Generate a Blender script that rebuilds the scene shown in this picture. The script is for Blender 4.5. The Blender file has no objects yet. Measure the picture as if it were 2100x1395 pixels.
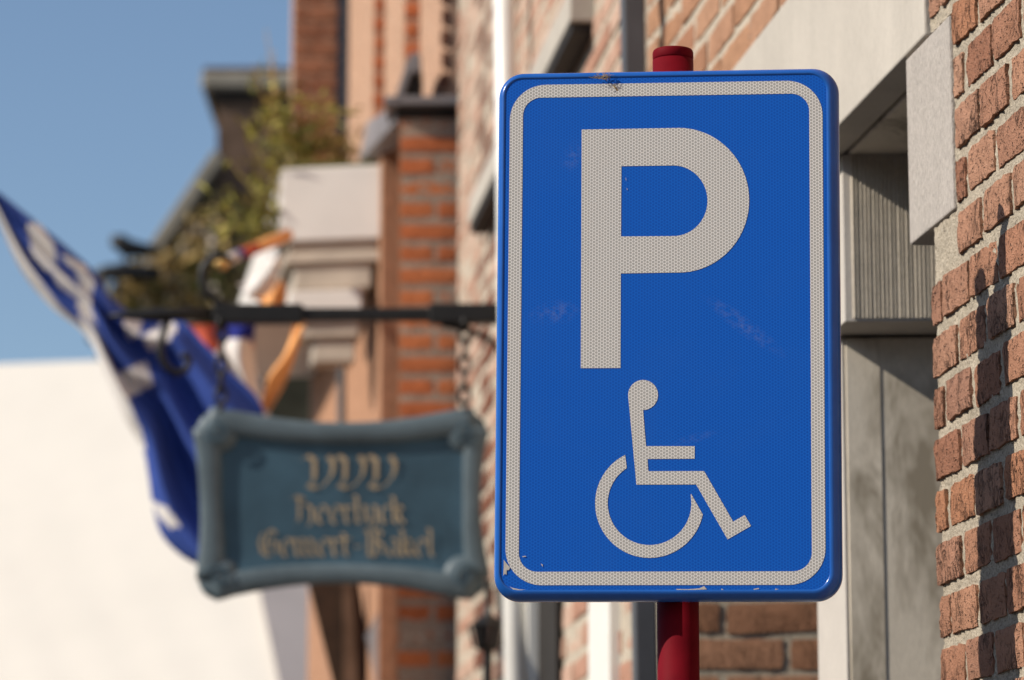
import bpy, bmesh, math, random
from mathutils import Vector, Matrix
R = math.radians
random.seed(7)
scene = bpy.context.scene
COL = scene.collection

# ------------------------------------------------------------------ camera
CAM_Z = 1.6
FPX, CX, CY = 7000.0, 1050.0, 697.5           # focal length and centre in photo pixels
PITCH = math.atan(1312 / FPX)
cam = bpy.data.cameras.new('camera')
cam.sensor_width = 36.0
cam.lens = 36.0 * FPX / 2100.0
cam.clip_start = 0.05
cam.clip_end = 3000
cam.dof.use_dof = True
cam.dof.focus_distance = 3.78
cam.dof.aperture_fstop = 5.9
cam.dof.aperture_blades = 0
camo = bpy.data.objects.new('camera', cam)
COL.objects.link(camo)
camo.location = (0, 0, CAM_Z)
camo.rotation_euler = (R(90) + PITCH, 0, 0)
scene.camera = camo

# ------------------------------------------------------------------ sky, sun, exposure
SUN_AZ, SUN_EL = R(75), R(34)                  # light travels to the right of the view, downward
L = Vector((math.sin(SUN_AZ) * math.cos(SUN_EL), math.cos(SUN_AZ) * math.cos(SUN_EL), -math.sin(SUN_EL)))
world = bpy.data.worlds.new('World')
scene.world = world
world.use_nodes = True
wn = world.node_tree
for nd in list(wn.nodes): wn.nodes.remove(nd)
sky = wn.nodes.new('ShaderNodeTexSky')
sky.sky_type = 'NISHITA'
sky.sun_disc = False
sky.sun_elevation = SUN_EL
sky.sun_rotation = math.atan2(-L.x, -L.y)
sky.altitude = 0
sky.air_density = 1.0
sky.dust_density = .8
sky.ozone_density = 2.4
bg = wn.nodes.new('ShaderNodeBackground')
bg.inputs['Strength'].default_value = 0.122
wo = wn.nodes.new('ShaderNodeOutputWorld')
wn.links.new(sky.outputs[0], bg.inputs[0])
wn.links.new(bg.outputs[0], wo.inputs[0])
sun = bpy.data.lights.new('sun', 'SUN')
sun.energy = 4.9
sun.angle = R(0.53)
sun.color = (1.0, 0.93, 0.83)
suno = bpy.data.objects.new('sun', sun)
COL.objects.link(suno)
suno.rotation_euler = L.to_track_quat('-Z', 'Y').to_euler()
suno.location = (-6, -3, 9)
scene.view_settings.view_transform = 'Standard'
scene.view_settings.look = 'None'
scene.view_settings.exposure = 0.0
scene.view_settings.gamma = 1.0
scene.view_settings.use_curve_mapping = False
scene.cycles.use_denoising = True
scene.cycles.max_bounces = 6

# ------------------------------------------------------------------ measuring helpers
def ray(px, py):
    x = (px - CX) / FPX; y = -(py - CY) / FPX
    c, s = math.cos(PITCH), math.sin(PITCH)
    return Vector((x, c - y * s, s + y * c))

def at(px, py, Y):
    d = ray(px, py)
    p = d * (Y / d.y)
    return Vector((p.x, p.y, p.z + CAM_Z))

class Frame:
    """a street front: local x runs along the front away from the camera, y out to the street, z up"""
    def __init__(self, org, ang):
        self.org = Vector((org[0], org[1], 0)); self.ang = ang
        self.u = Vector((-math.sin(ang), math.cos(ang), 0)); self.n = Vector((-math.cos(ang), -math.sin(ang), 0))
    def hit(self, px, py, o=0.0):
        d = ray(px, py); c = Vector((0, 0, CAM_Z)) - self.org
        t = (o - c.dot(self.n)) / d.dot(self.n)
        p = c + d * t
        return p.dot(self.u), p.z
    def cross(self, px, py, s):
        d = ray(px, py); c = Vector((0, 0, CAM_Z)) - self.org
        t = (s - c.dot(self.u)) / d.dot(self.u)
        p = c + d * t
        return p.dot(self.n), p.z
    def world(self, s, o, z):
        return self.org + self.u * s + self.n * o + Vector((0, 0, z))
    def root(self, name):
        e = bpy.data.objects.new(name, None); COL.objects.link(e)
        e.location = self.org; e.rotation_euler = (0, 0, R(90) + self.ang)
        e.empty_display_size = 0.2
        return e

ANG_A = R(8.05)
nA = Vector((-math.cos(ANG_A), -math.sin(ANG_A), 0))
FA = Frame(-nA * 1.073, ANG_A)
FB = Frame(FA.world(5.85, 0, 0), R(6.8))

# ------------------------------------------------------------------ object helpers
def tag(o, label=None, cat=None, group=None, kind=None):
    if label: o['label'] = label
    if cat: o['category'] = cat
    if group: o['group'] = group
    if kind: o['kind'] = kind
    return o

def empty(name, loc=(0, 0, 0), rz=0.0):
    e = bpy.data.objects.new(name, None); COL.objects.link(e)
    e.location = loc; e.rotation_euler = (0, 0, rz); e.empty_display_size = 0.2
    return e

def link(name, me, parent=None, loc=None, rot=None):
    o = bpy.data.objects.new(name, me); COL.objects.link(o)
    if parent: o.parent = parent
    if loc is not None: o.location = loc
    if rot is not None: o.rotation_euler = rot
    return o

class MB:
    def __init__(self): self.v = []; self.f = []
    def add(self, vs, fs):
        k = len(self.v); self.v += [tuple(p) for p in vs]; self.f += [tuple(i + k for i in f) for f in fs]
        return self
    def box(self, x0, x1, y0, y1, z0, z1):
        return self.add([(x0,y0,z0),(x1,y0,z0),(x1,y1,z0),(x0,y1,z0),(x0,y0,z1),(x1,y0,z1),(x1,y1,z1),(x0,y1,z1)],
                        [(0,3,2,1),(4,5,6,7),(0,1,5,4),(1,2,6,5),(2,3,7,6),(3,0,4,7)])
    def prism(self, poly, depth_vec, flip=False):
        n = len(poly); d = Vector(depth_vec)
        vs = [Vector(p) for p in poly] + [Vector(p) + d for p in poly]
        fs = [tuple(range(n)), tuple(range(2*n-1, n-1, -1))] + [(i, n+i, n+(i+1) % n, (i+1) % n) for i in range(n)]
        return self.add(vs, fs)
    def tube(self, pts, rad, seg=10, cap=True):
        pts = [Vector(p) for p in pts]; n = len(pts); k = len(self.v)
        rads = rad if isinstance(rad, (list, tuple)) else [rad] * n
        prev = None
        for i, p in enumerate(pts):
            t = (pts[min(i+1, n-1)] - pts[max(i-1, 0)]).normalized()
            if prev is None:
                a = Vector((0, 0, 1)) if abs(t.z) < .9 else Vector((1, 0, 0))
                x = t.cross(a).normalized()
            else:
                x = (prev - t * prev.dot(t)).normalized()
            prev = x; y = t.cross(x)
            for j in range(seg):
                an = 2 * math.pi * j / seg
                self.v.append(tuple(p + (x * math.cos(an) + y * math.sin(an)) * rads[i]))
        for i in range(n-1):
            for j in range(seg):
                self.f.append((k+i*seg+j, k+i*seg+(j+1) % seg, k+(i+1)*seg+(j+1) % seg, k+(i+1)*seg+j))
        if cap:
            self.f.append(tuple(k+j for j in range(seg))[::-1]); self.f.append(tuple(k+(n-1)*seg+j for j in range(seg)))
        return self
    def grid(self, fn, nu, nv):
        k = len(self.v)
        for i in range(nu+1):
            for j in range(nv+1):
                self.v.append(tuple(fn(i/nu, j/nv)))
        for i in range(nu):
            for j in range(nv):
                a = k + i*(nv+1)+j
                self.f.append((a, a+nv+1, a+nv+2, a+1))
        return self
    def mesh(self, name, mat, smooth=False, normals=True):
        me = bpy.data.meshes.new(name); me.from_pydata(self.v, [], self.f)
        if normals:
            bm = bmesh.new(); bm.from_mesh(me); bmesh.ops.recalc_face_normals(bm, faces=bm.faces); bm.to_mesh(me); bm.free()
        if mat: me.materials.append(mat)
        if smooth:
            for p in me.polygons: p.use_smooth = True
        me.update()
        return me
    def build(self, name, mat, parent=None, smooth=False, bevel=0, normals=True, loc=None, rot=None, seg=2):
        o = link(name, self.mesh(name, mat, smooth, normals), parent, loc, rot)
        if bevel:
            m = o.modifiers.new('bevel', 'BEVEL'); m.width = bevel; m.segments = seg; m.limit_method = 'ANGLE'; m.angle_limit = R(35)
        return o

# ------------------------------------------------------------------ materials
class NT:
    def __init__(self, name):
        self.m = bpy.data.materials.new(name); self.m.use_nodes = True
        self.t = self.m.node_tree; self.n = self.t.nodes; self.l = self.t.links
        self.b = self.n['Principled BSDF']
    def node(self, ty, **kw):
        nd = self.n.new(ty)
        for k, v in kw.items(): setattr(nd, k, v)
        return nd
    def put(self, sock, v):
        if isinstance(v, bpy.types.NodeSocket): self.l.new(v, sock)
        else: sock.default_value = v
    def math(self, op, a, b=None, c=None):
        nd = self.node('ShaderNodeMath', operation=op)
        self.put(nd.inputs[0], a)
        if b is not None: self.put(nd.inputs[1], b)
        if c is not None: self.put(nd.inputs[2], c)
        return nd.outputs[0]
    def coords(self, rnd=True, scale=(1, 1, 1)):
        tc = self.node('ShaderNodeTexCoord'); o = tc.outputs['Object']
        mp = self.node('ShaderNodeMapping'); self.l.new(o, mp.inputs[0]); mp.inputs['Scale'].default_value = scale
        if rnd:
            oi = self.node('ShaderNodeObjectInfo')
            cm = self.node('ShaderNodeCombineXYZ')
            for i, k in enumerate((37.0, 91.0, 53.0)): self.l.new(self.math('MULTIPLY', oi.outputs['Random'], k), cm.inputs[i])
            self.l.new(cm.outputs[0], mp.inputs['Location'])
        return mp.outputs[0]
    def noise(self, co, scale, detail=5, rough=.6, dist=0.0):
        nd = self.node('ShaderNodeTexNoise'); self.l.new(co, nd.inputs['Vector'])
        nd.inputs['Scale'].default_value = scale; nd.inputs['Detail'].default_value = detail
        nd.inputs['Roughness'].default_value = rough; nd.inputs['Distortion'].default_value = dist
        return nd.outputs[0]
    def ramp(self, fac, stops):
        nd = self.node('ShaderNodeValToRGB'); self.put(nd.inputs[0], fac)
        el = nd.color_ramp.elements
        while len(el) < len(stops): el.new(0.5)
        for e, (p, c) in zip(el, stops):
            e.position = p; e.color = (*c, 1) if len(c) == 3 else c
        return nd.outputs[0]
    def mix(self, fac, a, b, blend='MIX'):
        nd = self.node('ShaderNodeMix', data_type='RGBA', blend_type=blend)
        self.put(nd.inputs[0], fac)
        for s, v in ((nd.inputs[6], a), (nd.inputs[7], b)):
            self.put(s, v if isinstance(v, bpy.types.NodeSocket) else (*v, 1))
        return nd.outputs[2]
    def bump(self, h, strength, dist=.01, prev=None):
        nd = self.node('ShaderNodeBump'); self.l.new(h, nd.inputs['Height'])
        nd.inputs['Strength'].default_value = strength; nd.inputs['Distance'].default_value = dist
        if prev is not None: self.l.new(prev, nd.inputs['Normal'])
        return nd.outputs[0]
    def out(self, color=None, rough=.8, normal=None, spec=.3, metal=0.0, **kw):
        if color is not None: self.put(self.b.inputs['Base Color'], color if isinstance(color, bpy.types.NodeSocket) else (*color, 1))
        self.put(self.b.inputs['Roughness'], rough)
        self.b.inputs['Specular IOR Level'].default_value = spec; self.b.inputs['Metallic'].default_value = metal
        if normal is not None: self.l.new(normal, self.b.inputs['Normal'])
        for k, v in kw.items(): self.b.inputs[k].default_value = v
        return self.m

def stone(name, base, var=.18, scale=14, grain=.25, rough=.85, bump=.25, stain=None, fine=240, stretch=(1, 1, 1)):
    t = NT(name); co = t.coords(True, stretch)
    a = t.noise(co, scale, 6, .65); g = t.noise(co, fine, 3, .7)
    c0 = tuple(x * (1 - var) for x in base); c1 = tuple(min(.92, x * (1 + var * .6)) for x in base)
    c = t.ramp(a, [(.3, c0), (.7, c1)])
    gr = t.ramp(g, [(.3, (1 - grain,) * 3), (.62, (1.0, 1.0, 1.0))])
    c = t.mix(1.0, c, gr, 'MULTIPLY')
    if stain:
        sn = t.noise(co, stain[0], 4, .7, .4)
        m = t.ramp(sn, [(stain[2], (0, 0, 0)), (stain[2] + .18, (1, 1, 1))])
        c = t.mix(m, c, stain[1])
    h = t.math('ADD', t.math('MULTIPLY', a, .5), g)
    return t.out(c, rough, t.bump(h, bump, .004), .2)

def flat(name, base, rough=.6, var=.12, scale=20, spec=.3, metal=0.0, bump=.05, **kw):
    t = NT(name); co = t.coords()
    a = t.noise(co, scale, 5, .6)
    c = t.ramp(a, [(.3, tuple(x * (1 - var) for x in base)), (.7, tuple(min(.95, x * (1 + var)) for x in base))])
    return t.out(c, rough, t.bump(a, bump, .003), spec, metal, **kw)

def brick_mat(name, cols, pit=1.0, bump=1.15, scale=1.0, sand=(.5, .38, .28)):
    t = NT(name); co = t.coords()
    oi = t.node('ShaderNodeObjectInfo')
    n = len(cols)
    base = t.ramp(oi.outputs['Random'], [((i + .5) / n, c) for i, c in enumerate(cols)])
    a = t.noise(co, 26 * scale, 6, .7, .6)
    base = t.mix(1.0, base, t.ramp(a, [(.28, (.74, .72, .70)), (.7, (1.16, 1.16, 1.16))]), 'MULTIPLY')
    # creases of hand-moulded clay: stretched, tilted noise folded into thin lines
    mp = t.node('ShaderNodeMapping'); t.l.new(co, mp.inputs[0]); mp.inputs['Rotation'].default_value = (0, R(28), 0); mp.inputs['Scale'].default_value = (1.0, 1.0, .36)
    cr = t.noise(mp.outputs[0], 62 * scale, 4, .6, 1.1)
    fold = t.math('ABSOLUTE', t.math('SUBTRACT', cr, .5))
    where = t.noise(co, 17 * scale, 2, .5)
    line = t.math('MULTIPLY', t.ramp(fold, [(0.0, (1, 1, 1)), (.035, (0, 0, 0))]), t.ramp(where, [(.47, (0, 0, 0)), (.58, (1, 1, 1))]))
    pits = t.ramp(t.noise(co, 170 * scale, 2, .5), [(.57, (0, 0, 0)), (.70, (1, 1, 1))])
    dark = t.math('MAXIMUM', t.math('MULTIPLY', line, .52 * pit), t.math('MULTIPLY', pits, .42 * pit))
    c = t.mix(dark, base, (.055, .03, .02))
    gn = t.noise(co, 420 * scale, 2, .6)
    c = t.mix(t.math('MULTIPLY', t.ramp(gn, [(.56, (0, 0, 0)), (.72, (1, 1, 1))]), .22), c, sand)
    h = t.math('SUBTRACT', t.math('ADD', t.math('MULTIPLY', a, .9), t.math('MULTIPLY', gn, .55)), t.math('ADD', t.math('MULTIPLY', line, .9), t.math('MULTIPLY', pits, .5)))
    return t.out(c, .92, t.bump(h, bump, .0045), .15)

def mortar_mat(name, base, fine=300, bump=.8):
    t = NT(name); co = t.coords(False)
    a = t.noise(co, 22, 5, .6); g = t.noise(co, fine, 3, .75); g2 = t.noise(co, fine * .42, 2, .6)
    c = t.ramp(a, [(.3, tuple(x * .80 for x in base)), (.7, tuple(x * 1.1 for x in base))])
    c = t.mix(1.0, c, t.ramp(g, [(.33, (.62, .60, .57)), (.58, (1.08, 1.06, 1.03))]), 'MULTIPLY')
    c = t.mix(t.ramp(g2, [(.66, (0, 0, 0)), (.73, (1, 1, 1))]), c, (.60, .55, .45))
    c = t.mix(t.ramp(g2, [(.27, (1, 1, 1)), (.34, (0, 0, 0))]), c, (.16, .14, .115))
    return t.out(c, .95, t.bump(t.math('ADD', g, g2), bump, .004), .1)

def hex_mat(name, cell, line, rough, pitch=.00362, dot=None, smear=.25, hz=(.25, .3, .4), bump=.12, scuffs=()):
    t = NT(name)
    tc = t.node('ShaderNodeTexCoord'); sp = t.node('ShaderNodeSeparateXYZ'); t.l.new(tc.outputs['Object'], sp.inputs[0])
    X, Z = sp.outputs[0], sp.outputs[2]
    w, h = pitch * math.sqrt(3), pitch
    def cell_d(ox, oz):
        ax = t.math('ABSOLUTE', t.math('SUBTRACT', t.math('FLOORED_MODULO', t.math('ADD', X, ox), w), w / 2))
        az = t.math('ABSOLUTE', t.math('SUBTRACT', t.math('FLOORED_MODULO', t.math('ADD', Z, oz), h), h / 2))
        return t.math('MAXIMUM', az, t.math('ADD', t.math('MULTIPLY', ax, .8660254), t.math('MULTIPLY', az, .5)))
    d = t.math('MULTIPLY', t.math('MINIMUM', cell_d(0, 0), cell_d(w / 2, h / 2)), 2.0 / pitch)
    stops = [(.74, cell), (.84, line)]
    if dot: stops = [(.12, dot), (.34, cell), (.74, cell), (.84, line)]
    c = t.ramp(d, stops)
    co = tc.outputs['Object']
    big = t.noise(co, 7, 5, .65, .5)
    c = t.mix(t.math('MULTIPLY', t.ramp(big, [(.5, (0, 0, 0)), (.8, (1, 1, 1))]), smear), c, hz)
    fine = t.noise(co, 900, 2, .6)
    for (cx_, cz_, an_, l_, w_, am) in scuffs:
        dx, dz = t.math('SUBTRACT', X, cx_), t.math('SUBTRACT', Z, cz_)
        a1 = t.math('ADD', t.math('MULTIPLY', dx, math.cos(an_) / l_), t.math('MULTIPLY', dz, math.sin(an_) / l_))
        a2 = t.math('ADD', t.math('MULTIPLY', dx, -math.sin(an_) / w_), t.math('MULTIPLY', dz, math.cos(an_) / w_))
        rr = t.math('SQRT', t.math('ADD', t.math('MULTIPLY', a1, a1), t.math('MULTIPLY', a2, a2)))
        mk = t.math('MULTIPLY', t.ramp(rr, [(.2, (1, 1, 1)), (1.0, (0, 0, 0))]), t.ramp(t.noise(co, 150, 4, .7), [(.42, (0, 0, 0)), (.66, (1, 1, 1))]))
        c = t.mix(t.math('MULTIPLY', mk, am), c, (.42, .40, .40))
    spots = t.ramp(t.noise(co, 210, 1, .4), [(.84, (0, 0, 0)), (.87, (1, 1, 1))])
    c = t.mix(t.math('MULTIPLY', spots, .35), c, (.5, .47, .42))
    r = t.math('ADD', rough, t.math('MULTIPLY', big, .15))
    return t.out(c, r, t.bump(t.math('ADD', d, t.math('MULTIPLY', fine, .3)), bump, .0004), .18)

M = {}
M['brick_a'] = brick_mat('handmade red brick', [(.37, .178, .108), (.43, .222, .138), (.30, .135, .082), (.47, .262, .172), (.40, .198, .122), (.335, .175, .118), (.41, .190, .105)])
M['brick_up'] = brick_mat('sunny orange brick', [(.40, .21, .12), (.46, .26, .16), (.36, .17, .10), (.44, .24, .14)], .5, .5)
M['brick_j'] = brick_mat('brown passage brick', [(.40, .21, .125), (.35, .175, .10), (.45, .24, .145)], .8, .8)
M['brick_b'] = brick_mat('pale pink brick', [(.52, .31, .22), (.58, .38, .285), (.45, .235, .16), (.55, .36, .265), (.60, .41, .31)], .5, .5)
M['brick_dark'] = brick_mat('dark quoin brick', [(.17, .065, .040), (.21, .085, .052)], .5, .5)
M['brick_c'] = brick_mat('deep orange red brick', [(.56, .165, .062), (.63, .21, .082), (.50, .145, .055)], .3, .4)
M['brick_d'] = brick_mat('weathered salmon brick', [(.52, .30, .19), (.46, .25, .15)], .5, .4)
M['mortar_a'] = mortar_mat('sandy grey mortar', (.50, .44, .35))
M['mortar_b'] = mortar_mat('pale lime mortar', (.57, .50, .405), 160, .5)
M['mortar_c'] = mortar_mat('brown grey mortar', (.42, .32, .25), 120, .5)
M['mortar_d'] = mortar_mat('salmon jointed wall', (.54, .34, .235), 90, .5)
M['lintel'] = stone('cream lintel stone', (.54, .49, .42), .10, 9, .10, .85, .2, None, 220, (1, 1, .5))
M['corbel'] = stone('bush hammered pale stone', (.50, .45, .40), .08, 30, .30, .9, .7, None, 330, (1, 1, .35))
M['shaft'] = stone('grey stained portal stone', (.73, .65, .53), .18, 6, .10, .85, .10, (9, (.30, .255, .19), .47), 260, (1, 1, .4))
M['shaft_front'] = stone('cream pilaster stone', (.56, .51, .45), .08, 8, .08)
M['rib'] = stone('tooled ribbed stone', (.58, .51, .41), .16, 12, .25, .9, .4)
M['sill'] = stone('pale sill stone', (.52, .47, .40), .12, 10, .12)
M['lead'] = flat('grey lead sheet', (.22, .20, .20), .55, .2, 8)
M['zinc'] = flat('dark grey painted pipe', (.105, .105, .11), .5, .15, 6, .4, .3)
M['white'] = flat('white gloss paint', (.82, .79, .72), .35, .05, 6, .4)
M['gutter'] = flat('off white painted wood', (.76, .70, .63), .55, .06, 5)
M['moulding'] = flat('dirty cream painted moulding', (.50, .42, .33), .6, .2, 7)
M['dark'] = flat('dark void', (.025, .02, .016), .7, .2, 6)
M['brown_wood'] = flat('dark brown wood', (.055, .030, .016), .5, .3, 12)
M['glass'] = flat('dark window glass', (.02, .02, .022), .06, .1, 3, .6)
M['iron'] = flat('black painted iron', (.012, .011, .010), .5, .3, 30, .35)
M['red'] = flat('dark red pole paint', (.15, .0045, .010), .62, .16, 26, .05, 0, .10)
M['rim'] = flat('blue enamel rim', (.015, .115, .46), .22, .10, 14, .5, 0, .05)
M['back'] = flat('grey aluminium back', (.32, .32, .33), .45, .1, 12, .4, .7)
M['hex_blue'] = hex_mat('blue reflective sheeting', (.003, .100, .54), (.007, .145, .64), .45, smear=.10, hz=(.04, .15, .44), dot=(.002, .074, .42), scuffs=((.085, .005, R(-38), .060, .011, .15), (-.125, .022, R(10), .032, .015, .14), (-.105, .20, R(60), .022, .014, .10), (.03, -.12, R(15), .03, .006, .08)))
M['hex_white'] = hex_mat('white reflective sheeting', (.46, .448, .415), (.90, .885, .84), .45, smear=.12, hz=(.56, .54, .50))
M['chip'] = flat('bare worn sheeting', (.58, .54, .48), .6, .15, 300)
M['straw'] = flat('dry straw', (.42, .30, .14), .8, .3, 100)
M['board'] = flat('slate blue board paint', (.040, .088, .125), .5, .22, 9, .35, 0, .15)
M['roll'] = flat('worn grey blue scroll paint', (.095, .130, .148), .5, .25, 8, .35, 0, .15)
M['gold'] = flat('dull gilt lettering', (.39, .30, .18), .5, .25, 14, .4)
M['flag_blue'] = flat('royal blue flag cloth', (.045, .085, .33), .8, .10, 12, .15)
M['flag_white'] = flat('off white flag cloth', (.76, .71, .66), .8, .06, 12, .15)
M['flag_red'] = flat('red flag cloth', (.52, .10, .055), .8, .10, 12, .15)
M['flag_navy'] = flat('navy flag cloth', (.012, .018, .16), .8, .10, 12, .15)
M['orange'] = flat('bright orange cloth', (.90, .40, .14), .7, .12, 14, .2)
M['gilt'] = flat('gilded knob', (.72, .44, .14), .3, .1, 10, .5, .4)
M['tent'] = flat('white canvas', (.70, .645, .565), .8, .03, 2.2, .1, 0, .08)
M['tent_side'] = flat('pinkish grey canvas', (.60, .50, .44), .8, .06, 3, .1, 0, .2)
M['grey_cloth'] = flat('grey blue awning cloth', (.42, .43, .45), .8, .06, 3, .1)
M['chimney'] = flat('sooty brown brick', (.155, .098, .066), .9, .35, 6, .1)
M['slate'] = flat('mossy brown roof', (.13, .105, .06), .9, .5, 5, .1)
M['verge'] = flat('grey verge board', (.34, .30, .235), .8, .2, 4, .1)
M['leaf_y'] = flat('yellow green weed leaf', (.33, .30, .06), .7, .35, 9, .2)
M['leaf_b'] = flat('brown withered leaf', (.40, .28, .11), .8, .4, 9, .1)
M['leaf_d'] = flat('olive leaf', (.14, .13, .035), .7, .4, 9, .2)
M['tile'] = flat('dark roof tile', (.10, .06, .045), .8, .3, 9, .1)
M['paving'] = stone('concrete paving', (.17, .16, .15), .2, 3, .2)
M['road'] = stone('asphalt', (.055, .054, .053), .2, 4, .3)
M['kerb'] = stone('kerb stone', (.36, .35, .33), .15, 5, .2)

# ------------------------------------------------------------------ ground
tag(MB().box(-2500, 2500, -2500, 2500, -.30, -.13).build('ground', M['road']), kind='structure')
tag(MB().box(-7.0, -1.35, -60, 80, -.126, -.122).build('road', M['road']), kind='structure')
tag(MB().box(-1.35, -1.20, -60, 80, -.12, .004).build('kerb', M['kerb'], bevel=.012), kind='structure')
pv = MB()
pv.box(-1.197, 3.0, -60, 80, -.12, 0.0)
tag(pv.build('pavement', M['paving']), kind='structure')

# ------------------------------------------------------------------ unseen houses added to block sky light (left of and behind the camera)
op = empty('sky_blocking_terrace', (-10.5, 0, 0))
tag(op, 'unseen brown brick terrace across the street, added to block sky light', 'house')
MB().box(-6, 0, -34, 9.0, -.1, 5.6).build('wall', M['chimney'], op)
MB().prism([(-6.2, -34.2, 5.6), (.25, -34.2, 5.6), (-3, -34.2, 7.2)], (0, 43.4, 0)).build('roof', M['tile'], op)
for k in range(14):
    y0 = -32 + 2.9 * k
    for z0 in (.9, 3.4):
        w_ = empty('window'); w_.parent = op
        MB().box(.002, .05, y0, y0 + 1.1, z0, z0 + 1.5).build('frame', M['white'], w_)
        MB().box(.052, .056, y0 + .08, y0 + 1.02, z0 + .08, z0 + 1.42).build('pane', M['glass'], w_)

# ------------------------------------------------------------------ brick maker
def brick_mesh(name, Lb, H, dep, mat, rnd, nx=9, nz=5, rough=.0014, pull=.0011):
    mb = MB(); vs = []
    for i in range(nx + 1):
        for j in range(nz + 1):
            x = -Lb/2 + Lb*i/nx; z = -H/2 + H*j/nz; y = rnd.uniform(-1, 1) * rough * .7
            ex, ez = i in (0, nx), j in (0, nz)
            if ex or ez: y -= pull * rnd.uniform(.5, 1.3)
            if ex and ez:
                y -= pull * .9; x *= 1 - rnd.uniform(.0, .022); z *= 1 - rnd.uniform(.0, .06)
            if ex: x += rnd.uniform(-1, 1) * rough * .9
            if ez: z += rnd.uniform(-1, 1) * rough * .8
            vs.append((x, y, z))
    fs = []
    for i in range(nx):
        for j in range(nz):
            a = i*(nz+1)+j; fs.append((a, a+1, a+nz+2, a+nz+1))
    per = [i*(nz+1) for i in range(nx+1)] + [nx*(nz+1)+j for j in range(1, nz+1)] + [i*(nz+1)+nz for i in range(nx-1, -1, -1)] + [j for j in range(nz-1, 0, -1)]
    k = len(vs); n = len(per)
    for p in per: vs.append((vs[p][0] * .99, -dep, vs[p][2] * .99))
    for i in range(n): fs.append((per[i], per[(i+1) % n], k+(i+1) % n, k+i))
    mb.add(vs, fs)
    me = mb.mesh(name, mat, smooth=True)
    me.set_sharp_from_angle(angle=R(30))
    return me

PROTO = {}
def proto(key, Lb, H, mat, dep=.03, cnt=8, **kw):
    k = (key, round(Lb, 3), round(H, 3))
    if k not in PROTO:
        rnd = random.Random(str(k))
        PROTO[k] = [brick_mesh('brick', Lb, H, dep, mat, rnd, **kw) for _ in range(cnt)]
    return random.choice(PROTO[k])

def put_brick(part, me, s, o, z, rz=0.0):
    b = bpy.data.objects.new('brick', me); COL.objects.link(b); b.parent = part
    b.location = (s, o, z)
    b.rotation_euler = (random.gauss(0, .012), random.gauss(0, .010), rz + random.gauss(0, .010))
    return b

def courses(z0, z1, step): 
    k0 = math.ceil((z0 - 2.275) / step - 1e-6); k1 = math.floor((z1 - 2.275) / step + 1e-6)
    return [(k, 2.275 + k * step) for k in range(k0, k1 + 1)]

def stuff_bricks(parent, mat, cells):
    """joined bricks beyond what the photograph shows"""
    mb = MB()
    for (a, b, o, z0, z1) in cells: mb.box(a, b, o - .03, o, z0, z1)
    ob = mb.build('distant_bricks', mat, parent); tag(ob, kind='stuff')
    return ob

STEP = .063
# ================================================================== portal house (near right)
house = FA.root('portal_house')
tag(house, 'nearest red brick house front with a pale stone portal, right edge of the picture', 'house')
EDGE = 3.945
core = MB().box(.6, EDGE, -.45, -.012, 0, 2.72).build('wall', M['mortar_a'], house)
# rough mortar bed in view
rnd = random.Random(3)
def mort(u_, v_):
    s = 3.10 + (EDGE - 3.10) * u_; z = 1.70 + 1.02 * v_
    e = .010 if u_ > .999 else 0
    return (s - rnd.uniform(0, .004) * (u_ > .98), -.0012 + rnd.gauss(0, .0009) - e, z)
bed = MB().grid(mort, 120, 150).build('mortar_bed', M['mortar_a'], core, smooth=True, normals=False)
CORB = (3.832, 4.037, 2.497, 2.735)
mort2 = lambda u_, v_: (3.10 + (FA.hit(1893, 40, .007)[0] - .003 - 3.10) * u_, -.0012 + rnd.gauss(0, .0009), 2.7385 + .30 * v_)
MB().grid(mort2, 100, 46).build('mortar_bed', M['mortar_a'], core, smooth=True, normals=False)
extra = []
s_end = FA.hit(1893, 40, .007)[0]
for k, z in courses(.04, 3.0, STEP):
    edge = EDGE if z < 2.735 else s_end - .006
    x = edge
    first = True
    while x > .7:
        ln = .1045
        if first: ln = (.042 if k % 2 == 0 else .104)
        a, b = x - ln, x
        x = a - .0145; first = False
        if CORB[2] - .035 < z < CORB[3] + .005:            # the corbel stone interrupts the courses
            if b > CORB[0] - .012:
                if a < CORB[0] - .045: b = CORB[0] - .012
                else: continue
        jz = random.gauss(0, .0012)
        if a > 3.26 and 1.78 < z < 3.0:
            w = b - a
            me = proto('a', round(w, 3) if w < .1 else .1045, .0480, M['brick_a'], cnt=10)
            put_brick(core, me, (a + b) / 2 + random.gauss(0, .0015), random.uniform(.0015, .0045), z + jz)
        elif a > .7:
            extra.append((a, b, random.uniform(-.004, .001), z - .024, z + .024))
stuff_bricks(core, M['brick_a'], extra)
# corbel stone beside the opening
MB().box(CORB[0], CORB[1], -.30, .003, CORB[2], CORB[3]).build('corbel_stone', M['corbel'], house, bevel=.0025)
# lintel of the portal with the inner beam behind it
MB().box(s_end, 5.95, -.040, .006, 2.738, 3.003).build('lintel', M['lintel'], house, bevel=.003)
MB().box(EDGE - .3, 5.95, -.44, -.044, 2.735, 3.001).build('inner_beam', M['shaft'], house, bevel=.003)
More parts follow.
